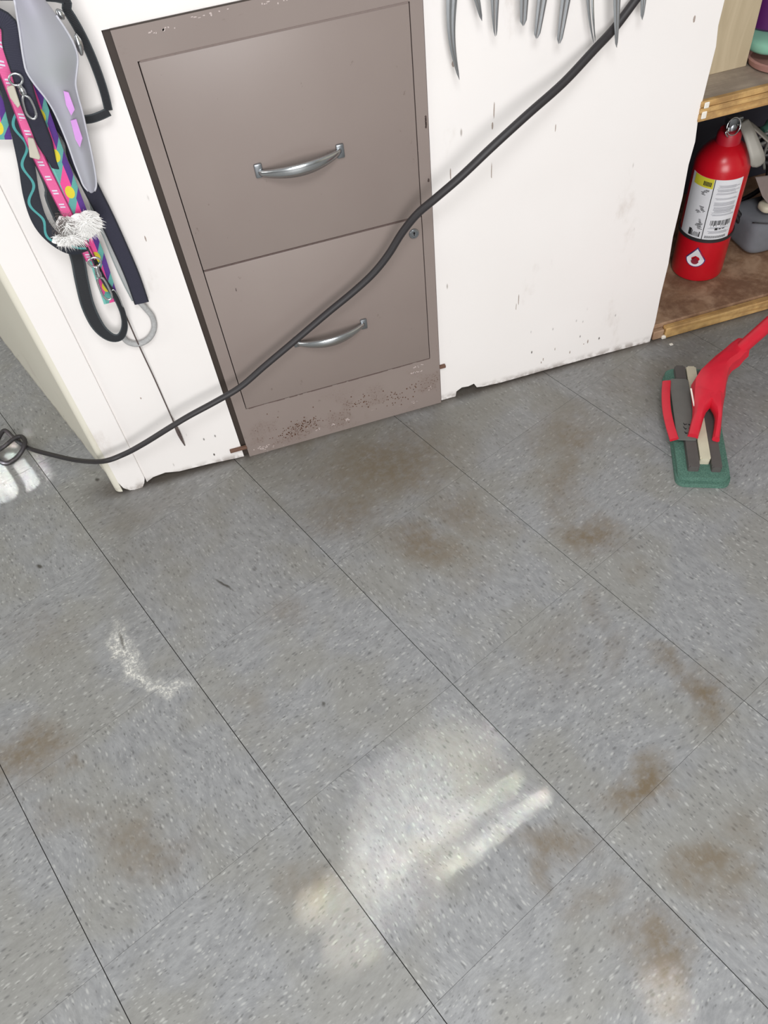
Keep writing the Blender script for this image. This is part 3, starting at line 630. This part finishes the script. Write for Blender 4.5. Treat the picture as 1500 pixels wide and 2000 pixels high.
# ------------------------------------------------------------------ grooming shears hung on the counter front
RAIL = thing('magnetic_rail', (.58, -.01, .80), 'steel tool rail on the counter front holding the hanging shears', 'rail')
bm = bmesh.new(); box(bm, (.41, -.012, .80), (.76, -.0005, .825), .002); mesh_obj('bar', bm, STEEL, RAIL)
def shears(tip, top, wtip, wtop, curve, openk, mat, label, bright=None, y=-.022):
    tx, tz = (lambda p: (p.x, p.z))(P(*tip, y=y)); ux, uz = (lambda p: (p.x, p.z))(P(*top, y=y))
    dx, dz = ux-tx, uz-tz; ln = math.hypot(dx, dz); dx, dz = dx/ln, dz/ln
    BL = max(.085, ln+.012); root = thing('grooming_shears', (tx, y, tz), label, 'scissors', 'grooming shears hanging on the counter front')
    nx, nz_ = dz, -dx; s_top = ln
    def cpos(s, off, yy=0):
        b = curve*math.sin(math.pi*min(1, s/BL)) ; return Vector((tx+dx*s+nx*(off+b), y+yy, tz+dz*s+nz_*(off+b)))
    px2m = .00088
    wt, wu = wtip*px2m, wtop*px2m
    for sgn, mt in ((-1, mat), (1, bright or mat)):
        bm = bmesh.new(); rows = []; n = 14
        for i in range(n+1):
            s = BL*i/n; f = s/max(s_top, .03)
            half = wt/2+(wu/2-wt/2)*min(1.15, f)**.8
            gap = openk*px2m*(1 if i < n else .6)
            inner, outer = sgn*gap/2, sgn*(gap/2+half)
            if i == 0: outer = inner+sgn*.0004
            yy = .0008*sgn
            rows.append([bm.verts.new(cpos(s, a, yy+b)) for a, b in ((inner, -.0006), ((inner+outer)/2, -.0016), (outer, -.0005), (outer, .0006), (inner, .0006))])
        for a, b in zip(rows, rows[1:]):
            for k in range(5): bm.faces.new((a[k], a[(k+1) % 5], b[(k+1) % 5], b[k]))
        bm.faces.new(rows[0][::-1]); bm.faces.new(rows[-1]); mesh_obj('blade', bm, mt, root)
    for sgn in (-1, 1):
        bm = bmesh.new(); a = cpos(BL-.003, sgn*.003); b = cpos(BL+.03, sgn*.006); c = cpos(BL+.05, sgn*.010)
        tube(bm, [a, b, c], lambda t: .0035-.001*t, 8, 4); cc_ = cpos(BL+.065, sgn*.0155)
        tube(bm, [cc_+Vector((math.cos(q)*.012, 0, math.sin(q)*.014)) for q in [2*math.pi*k/12 for k in range(12)]], .0025, 8, 3, True); mesh_obj('finger_loop', bm, mat, root, True)
    bm = bmesh.new(); lathe(bm, [(.004, 0), (.004, .003), (.003, .004)], (0, 0, 0), 14, M=Matrix.Translation(cpos(BL-.004, 0, -.001)) @ Matrix.Rotation(math.pi/2, 4, 'X')); mesh_obj('pivot_screw', bm, STEEL, root)
shears((897, 155), (885, 0), 2, 18, -.006, 0, SHEAR, 'longest grey shears, curved, leftmost of the row and nearest the filing cabinet')
shears((941, 40), (932, 0), 3, 10, 0, 0, SHEAR, 'slim shears second from the left, only the short grey tip showing')
shears((968, 70), (968, 0), 3, 12, -.001, 2, SHEAR, 'third shears from the left, two thin blades slightly apart at the tips')
shears((1022, 50), (1024, 0), 9, 13, 0, 1.5, SHEAR, 'blunt-ended dark shears between the third pair and the two slanting pairs')
shears((1048, 75), (1059, 0), 8, 15, 0, 2, SHEAR, 'left one of the two blunt shears that slant to the left')
shears((1092, 85), (1105, 0), 7, 15, 0, 2, SHEAR, 'right one of the two blunt slanting shears, reaching slightly lower')
shears((1161, 82), (1155, 0), 2, 10, -.002, 3, SHEAR, 'bright chrome shears just left of the black cord, one blade gleaming', bright=CHROME)
shears((1204, 92), (1205, 0), 4, 13, 0, 0, SHEAR, 'closed grey shears hanging in front of the black cord', y=-.036)
shears((1254, 38), (1257, 0), 5, 11, 0, 0, SHEAR, 'rightmost grey shears, the short tip right of the black cord')

# ------------------------------------------------------------------ black cord
cord = [(1275, -45, 'y', -.008), (1240, 2, 'y', -.012), (1200, 55, 'y', -.018), (1160, 98, 'y', -.03), (1100, 162, 'y', -.045), (1030, 224, 'y', -.06), (960, 288, 'y', -.068), (900, 345, 'y', -.066), (850, 388, 'y', -.06), (815, 418, 'y', -.052), (785, 455, 'y', -.045),
        (758, 498, 'y', -.042), (728, 535, 'y', -.04), (690, 570, 'y', -.038), (640, 611, 'y', -.038), (580, 662, 'y', -.040), (518, 714, 'y', -.042), (469, 756, 'y', -.045), (420, 785, 'y', -.048), (370, 812, 'y', -.050), (330, 836, 'y', -.050), (280, 867, 'y', -.046), (240, 888, 'y', -.040), (200, 901, 'y', -.030),
        (150, 899, 'z', .045), (100, 888, 'z', .022), (60, 877, 'z', .009), (40, 866, 'z', .008), (24, 853, 'z', .010), (8, 841, 'z', .012), (-6, 862, 'z', .008), (-14, 885, 'z', .006), (-4, 899, 'z', .006), (12, 905, 'z', .006), (30, 896, 'z', .006), (43, 880, 'z', .014), (49, 863, 'z', .019), (42, 853, 'z', .016), (28, 856, 'z', .019), (8, 872, 'z', .018), (-20, 890, 'z', .010), (-80, 930, 'z', .006)]
cp_ = [P(a, b, **{k: val}) for a, b, k, val in cord]
bm = bmesh.new(); tube(bm, cp_, lambda t: .0062-.0017*min(1, max(0, (t-.25)/.35)), 12, 6)
for q0, q1 in (((-.588, .155, .100), (-.548, .045, .100)), ((-.632, .150, .100), (-.588, .040, .100))):   # unseen loops added left of frame to cast thin shadows on sun patch
    q0, q1 = Vector(q0), Vector(q1); tube(bm, [q0+Vector((-.03, .09, -.095)), q0+Vector((-.012, .035, -.03)), q0, (q0+q1)/2+Vector((0, 0, .004)), q1, q1+Vector((.012, -.035, -.03)), q1+Vector((.0, -.09, -.095))], .0042, 10, 5)
tag(mesh_obj('power_cord', bm, BLACKR, None, True), 'thick black power cord sagging across the cabinet and looping on the floor', 'cord')

# ------------------------------------------------------------------ leashes hanging at the left
def webbing(name, base, rough=.8):
    m = NT(name, rough); m.col(lin(*base)); return m
def strap_mat(name, fn, rough=.8):
    m = NT(name, rough); uv = m.uv(); s = m.n('ShaderNodeSeparateXYZ'); m.l(uv, s.inputs[0]); m.col(fn(m, s.outputs[0], s.outputs[1]))
    wv = m.math('SINE', m.math('MULTIPLY', s.outputs[0], 3500)); m.bump(wv, .25, .0004); return m.m
def f_teal(m, U, V):
    w_ = m.math('MULTIPLY', m.math('SINE', m.math('MULTIPLY', U, 125)), .5)
    d = m.math('ABSOLUTE', m.math('SUBTRACT', V, w_)); return m.mix(m.math('LESS_THAN', d, .17), lin(34, 38, 48), lin(74, 150, 150))
def f_pink(m, U, V):
    a = m.mix(m.math('LESS_THAN', m.math('ABSOLUTE', V), .8), lin(150, 40, 96), lin(222, 98, 152))
    cell = m.math('FRACT', m.math('MULTIPLY', U, 48)); stro = m.math('GREATER_THAN', m.math('SINE', m.math('MULTIPLY', m.math('ADD', U, m.math('MULTIPLY', V, .002)), 1500)), -.1)
    k = m.math('MULTIPLY', m.math('MULTIPLY', m.math('LESS_THAN', cell, .42), m.math('LESS_THAN', m.math('ABSOLUTE', m.math('SUBTRACT', V, .1)), .42)), stro)
    return m.mix(k, a, lin(214, 210, 226))
def f_rain(m, U, V):
    ph = m.math('ADD', m.math('MULTIPLY', U, 19), m.math('MULTIPLY', V, .42)); fr = m.math('FRACT', ph)
    c = m.mix(m.math('GREATER_THAN', fr, .42), lin(96, 166, 158), lin(232, 80, 150))
    c = m.mix(m.math('MULTIPLY', m.math('GREATER_THAN', V, .35), m.math('GREATER_THAN', fr, .35)), c, lin(88, 52, 134))
    c = m.mix(m.math('LESS_THAN', V, -.72), c, lin(120, 190, 180))
    fu = m.math('MULTIPLY', m.math('SUBTRACT', m.math('FRACT', m.math('ADD', m.math('MULTIPLY', U, 19), .5)), .5), 5.0)
    fv = m.math('MULTIPLY', m.math('ADD', V, .05), 1.75)
    d = m.math('ADD', m.math('MULTIPLY', fu, fu), m.math('MULTIPLY', fv, fv)); return m.mix(m.math('LESS_THAN', d, .75), c, lin(222, 206, 60))
TEALW = strap_mat('black_webbing_teal_wave', f_teal); PINKW = strap_mat('pink_webbing_white_print', f_pink); RAINW = strap_mat('rainbow_flower_webbing', lambda m, U, V: f_rain(m, U, m.math('MULTIPLY', V, -1)))
NAVYW = strap_mat('dark_navy_webbing', lambda m, U, V: m.mix(m.math('GREATER_THAN', m.math('ABSOLUTE', V), .8), lin(44, 44, 60), lin(30, 32, 42)))
BLACKW = strap_mat('black_webbing', lambda m, U, V: m.mix(m.math('GREATER_THAN', m.math('ABSOLUTE', V), .75), lin(36, 38, 42), lin(62, 68, 72)))
GREYW = strap_mat('pale_grey_webbing', lambda m, U, V: m.mix(m.math('GREATER_THAN', m.math('ABSOLUTE', V), .7), lin(170, 172, 172), lin(142, 150, 150)))
HK = Vector((-.155, -.028, .86))
hook = thing('wall_hook', (-.155, 0, .86), 'steel hook on the counter front from which the leashes hang', 'hook')
bm = bmesh.new(); tube(bm, [(-.155, 0, .875), (-.155, -.05, .868), (-.155, -.085, .862), (-.155, -.098, .875), (-.155, -.094, .89)], .003, 8); mesh_obj('prong', bm, STEEL, hook, True)
bm = bmesh.new(); box(bm, (-.175, -.004, .855), (-.135, 0, .895), .002); mesh_obj('plate', bm, STEEL, hook)
def pp(lst, y):
    if callable(y): n = len(lst)-1; return [P(a, b, y=y(i/n)) for i, (a, b) in enumerate(lst)]
    return [P(a, b, y=y) for a, b in lst]
def strap(name, label, pts, width, mat, y=-.03, hang=True, thick=.0018, cat='leash', nrm=(0, -1, 0), wfun=None, nfun=None, par=None, hy=None):
    pts = pp(pts, y)
    if hang: pts = [Vector((HK.x+random.uniform(-.01, .01), hy if hy is not None else pts[0].y, HK.z-.002))] + pts
    bm = bmesh.new(); ribbon(bm, pts, width, thick, nrm, 6, wfun, nfun)
    o = mesh_obj(name, bm, mat, par, 'auto')
    if cat: tag(o, label, cat, 'leashes hanging left of the filing cabinet')
    elif label: o['label'] = label
    return o
random.seed(2)
# black with teal zigzag; ends in the big lower loop
la = strap('dog_leash', 'black leash with a teal wavy line curving down at the left edge of the bundle',
      [(2, 60), (14, 140), (28, 215), (42, 275), (53, 330), (62, 385), (78, 432), (104, 464), (138, 484), (165, 478)], .0205, TEALW, lambda t: -.03-.012*t)
lb = strap('dog_leash', 'plain black leash whose end hangs in an open loop at the bottom of the bundle',
      [(88, 330), (104, 390), (130, 450), (150, 500), (160, 550), (172, 598), (192, 638), (215, 658), (234, 658), (243, 640), (240, 612), (226, 580), (206, 552), (190, 520), (172, 480)], .015, BLACKW, lambda t: -.022-.010*t, wfun=lambda f: .020 if f < .45 else .020-.011*min(1, (f-.45)/.25),
      nfun=lambda f: (0, -1, 0) if f < .55 else ((f-.55)*1.9*.9, -1+(f-.55)*1.3, .5*(f-.55)))
lc = strap('dog_leash', 'wide dark navy leash slanting down on the right of the bundle',
      [(120, 240), (150, 310), (182, 375), (205, 420), (232, 478), (258, 538), (277, 592)], .0225, NAVYW, -.012)
ld = strap('dog_leash', 'pale grey leash strap behind the rainbow leash',
      [(150, 330), (190, 415), (208, 455), (228, 505), (248, 550), (266, 585)], .014, GREYW, -.006)
bm = bmesh.new(); lp = pp([(266, 583), (284, 602), (298, 620), (301, 642), (290, 662), (270, 672), (250, 668), (238, 655)], -.008)
tube(bm, lp, .0046, 10); o = mesh_obj('rope_loop', bm, plain('fuzzy_grey_rope', (168, 168, 168), .95, 0, .3, 300), ld, True); o['label'] = 'fuzzy grey rope loop at the end'
# rainbow flower leash
le = strap('dog_leash', 'rainbow leash in teal, pink and purple with yellow flowers',
      [(30, 85), (48, 140), (66, 188), (85, 240), (104, 292), (126, 346), (148, 402), (168, 452), (188, 500), (204, 548), (218, 590)], .0235, RAINW, lambda t: -.052+.03*t, nrm=(.12, -1, 0))
# pink printed leash
lf = strap('dog_leash', 'pink leash with small white print and a metal clip at its end',
      [(-6, 60), (2, 115), (20, 165), (38, 212), (58, 266), (78, 312), (98, 352), (118, 392), (138, 432), (160, 472), (178, 508)], .0150, PINKW, lambda t: -.058+.026*t)
lg = strap('dog_leash', 'black under-strap close behind the pink leash',
      [(18, 130), (42, 185), (66, 236), (92, 300), (116, 360), (140, 420), (152, 450)], .018, BLACKW, -.016)
lh = strap('dog_leash', 'black strap with chrome clip left of the rainbow leash',
      [(8, 40), (24, 95), (42, 150), (56, 200), (74, 245), (95, 298), (116, 346), (136, 392)], .020, NAVYW, lambda t: -.066 if t < .45 else -.066+.042*(t-.45)/.55, wfun=lambda f: .020 if f < .7 else .020-.011*min(1, (f-.7)/.1))
li = strap('dog_leash', 'short rainbow strap end cut off by the left edge of the photo',
      [(-26, 120), (-16, 180), (-6, 235), (2, 272)], .026, RAINW, -.02)
lj = strap('dog_leash', 'thin black cord pair hanging at the far left beside the wavy leash',
      [(-6, 130), (8, 185), (24, 240), (38, 300), (50, 340)], .006, BLACKW, -.012)
# buckles and clips are parts of their leashes
TAB = plain('grey_plastic_tab', (188, 182, 168), .5)
def tab(par, pts, y, name='buckle'):
    bm = bmesh.new(); q = [P(a, b, y=y) for a, b in pts]; prism(bm, q, (0, .004, 0)); bmesh.ops.bevel(bm, geom=list(bm.edges), offset=.0008, segments=1, affect='EDGES'); return mesh_obj(name, bm, TAB, par)
tab(lf, [(13, 172), (27, 166), (40, 206), (35, 212), (20, 192)], -.074); tab(lg, [(54, 270), (66, 272), (79, 308), (77, 313), (58, 308)], -.062)
def clip(par, a, b, c, y, s=1.0):
    A, B, Cc = P(*a, y=y), P(*b, y=y), P(*c, y=y); d = (Cc-A).normalized(); n = Vector((d.z, 0, -d.x))
    bm = bmesh.new(); tube(bm, [A+(n*math.cos(q)*.0085+d*math.sin(q)*.0075)*s for q in [2*math.pi*k/12 for k in range(12)]], .0016*s, 8, 3, True)
    tube(bm, [A+d*.006*s, B-d*.004*s, B+d*.004*s], lambda t: (.0035 if t < .6 else .0045)*s, 10, 4)
    tube(bm, [B+d*.004*s, B+d*.012*s+n*.005*s, Cc-d*.008*s+n*.006*s, Cc, Cc-d*.006*s-n*.006*s, B+d*.012*s-n*.005*s, B+d*.005*s], .0017*s, 8, 5)
    o = mesh_obj('clip', bm, CHROME, par, True); o['label'] = 'chrome swivel clip'
clip(lf, (185, 512), (192, 535), (213, 585), -.045); clip(lh, (31, 155), (44, 178), (66, 232), -.075, .85)
bm = bmesh.new(); tube(bm, pp([(214, 572), (222, 566), (232, 580), (240, 600)], -.03), .0011, 8); mesh_obj('clip_gate', bm, CHROME, lf, True)
# black harness loop behind the translucent strap
hn = strap('harness_strap', 'black harness strap arching from the top and ending in a square fold', [(108, -6), (132, 22), (156, 62), (176, 104), (192, 145), (204, 182), (212, 215)], .0105, BLACKW, lambda t: -.05+.03*t, hang=True, cat='harness', hy=-.05)
strap('lower_band', None, [(213, 218), (196, 226), (178, 232), (160, 234)], .011, BLACKW, -.02, hang=False, cat=None, par=hn)
for a, b, c, d in ((110, 18, 124, 38), (147, 66, 160, 108)):
    bm = bmesh.new(); tube(bm, pp([(a, b), ((a+c)/2+1, (b+d)/2), (c, d)], -.062), lambda t: .0045*math.sin(math.pi*(t*.8+.1)), 10, 5); mesh_obj('metal_slider', bm, CHROME, hn, True)
# translucent lavender pouch
TR = NT('translucent_lavender_plastic', .5); uvp = TR.obj(); nz = TR.noise(uvp, 16, 3)
TR.col(TR.mix(nz, lin(168, 174, 172), lin(186, 182, 200))); TR.b.inputs['Transmission Weight'].default_value = .12; TR.b.inputs['Alpha'].default_value = .93
TR = TR.m
rows_px = [(-30, 20, 72), (0, 28, 88), (30, 33, 110), (60, 38, 130), (90, 42, 146), (115, 46, 152), (140, 52, 150), (165, 68, 148), (190, 88, 153), (215, 104, 160), (250, 120, 168), (285, 134, 176), (320, 146, 183), (345, 156, 187), (362, 163, 188), (373, 172, 185)]
bm = bmesh.new(); rings = []; n = 14
for (py, xl, xr) in rows_px:
    ring = []; wdt = (xr-xl)*.00088
    for k in range(n+1):
        a = k/n; ys = -.084+.028*((py+30)/400)-min(.016, wdt*.3)*math.sin(math.pi*a)
        ring.append(P(xl+(xr-xl)*a, py+4*math.sin(math.pi*a), y=ys))
    back = [p+Vector((0, .0022, 0)) for p in ring[::-1]]
    rings.append([bm.verts.new(p) for p in ring+back])
for a, b in zip(rings, rings[1:]):
    m_ = len(a)
    for k in range(m_): bm.faces.new((a[k], a[(k+1) % m_], b[(k+1) % m_], b[k]))
bm.faces.new(rings[0][::-1]); bm.faces.new(rings[-1])
pouch = mesh_obj('plastic_sleeve', bm, TR, None, 'auto'); tag(pouch, 'translucent greyish lavender plastic sleeve tapering to a rounded tip over the leashes', 'sleeve')
PK = plain('magenta_patch', (204, 146, 214), .5)
for pts in ([(124, 178), (134, 181), (146, 214), (139, 226), (129, 205)], [(138, 236), (149, 233), (161, 270), (156, 288), (147, 272)]):
    bm = bmesh.new(); q = [P(a, b, y=-.0885 if pts[0][1] < 200 else -.0835) for a, b in pts]; prism(bm, q, (0, .0015, 0)); mesh_obj('pink_patch', bm, PK, pouch)
bm = bmesh.new(); tube(bm, [P(xr, py, y=-.085+.028*((py+30)/400)) for py, xl, xr in rows_px[2:]], .0013, 6, 3); tube(bm, [P(xl, py, y=-.085+.028*((py+30)/400)) for py, xl, xr in rows_px[1:]], .0013, 6, 3); mesh_obj('rim', bm, plain('pale_sleeve_rim', (196, 196, 204), .4), pouch, True)
# fur caught on the leashes
FUR = plain('white_fur', (246, 244, 242), .9, 0, .1); bm = bmesh.new(); random.seed(11)
for (cx, cy, rx, ry, num) in ((170, 437, 24, 20, 900), (135, 465, 26, 9, 500), (130, 440, 14, 14, 160)):
    for k in range(num):
        a = random.uniform(0, 2*math.pi); r_ = random.random()**.6; x0, y0 = cx+rx*r_*math.cos(a), cy+ry*r_*math.sin(a)
        p0 = P(x0, y0, y=-.052-.016*math.sqrt(max(0, 1-r_*r_))); dr_ = Vector((random.gauss(0, 1), random.gauss(-.35, .5), random.gauss(-.3, 1))).normalized()
        ln = random.uniform(.006, .014); bend = Vector((random.gauss(0, .3), random.gauss(0, .3), -.5))*ln*.6; s = dr_.orthogonal().normalized()*.00042
        m1 = p0+dr_*ln*.5+bend*.25; e = p0+dr_*ln+bend
        v_ = [bm.verts.new(q) for q in (p0-s, p0+s, m1+s*.8, m1-s*.8, e)]
        bm.faces.new((v_[0], v_[1], v_[2], v_[3])); bm.faces.new((v_[3], v_[2], v_[4]))
    lump(bm, P(cx, cy, y=-.050), (rx*.00085, .012, ry*.00085), cx, .5)
tag(mesh_obj('fur_tuft', bm, FUR), 'fluffy white tuft of fur caught round the leashes', 'fur', kind='stuff')
bm = bmesh.new(); random.seed(5)
for k in range(260):
    cx, cy = random.gauss(122, 9), random.gauss(440, 12); p0 = P(cx, cy, y=-.066); d_ = Vector((random.gauss(0, .5), -.3, random.gauss(-.6, .6))).normalized()*random.uniform(.006, .012); s = d_.orthogonal().normalized()*.0003
    v_ = [bm.verts.new(q) for q in (p0-s, p0+s, p0+d_)]; bm.faces.new(v_)
tag(mesh_obj('dark_fur_tuft', bm, plain('dark_fur', (96, 88, 84), .9)), 'thin dark hair mixed at the left of the white fur', 'fur', kind='stuff')
# thin lace with frayed end
bm = bmesh.new(); tp = pp([(224, 572), (236, 596), (250, 626), (272, 676), (300, 736), (324, 790), (340, 826), (350, 848), (361, 870)], lambda t: -.022+.018*min(1, t*1.6))
tube(bm, tp, lambda t: .0011 if t < .72 else .0011+.0024*math.sin((t-.72)/.28*math.pi), 8, 6)
ln_ = mesh_obj('thin_lace', bm, plain('dark_brown_lace', (84, 72, 70), .8), None, True); tag(ln_, 'thin dark lace hanging down from the leashes with a frayed end', 'lace')
bm = bmesh.new()
for k in range(26):
    a, b = 332+k*1.1, 805+k*2.4; p0 = P(a, b, y=-.006); p1 = p0+Vector((random.uniform(-.005, .005), -.001, random.uniform(-.008, -.002))); s = Vector((.0004, 0, .0002)); v_ = [bm.verts.new(q) for q in (p0-s, p0+s, p1)]; bm.faces.new(v_)
mesh_obj('frayed_threads', bm, plain('grey_threads', (120, 110, 104), .9), ln_)
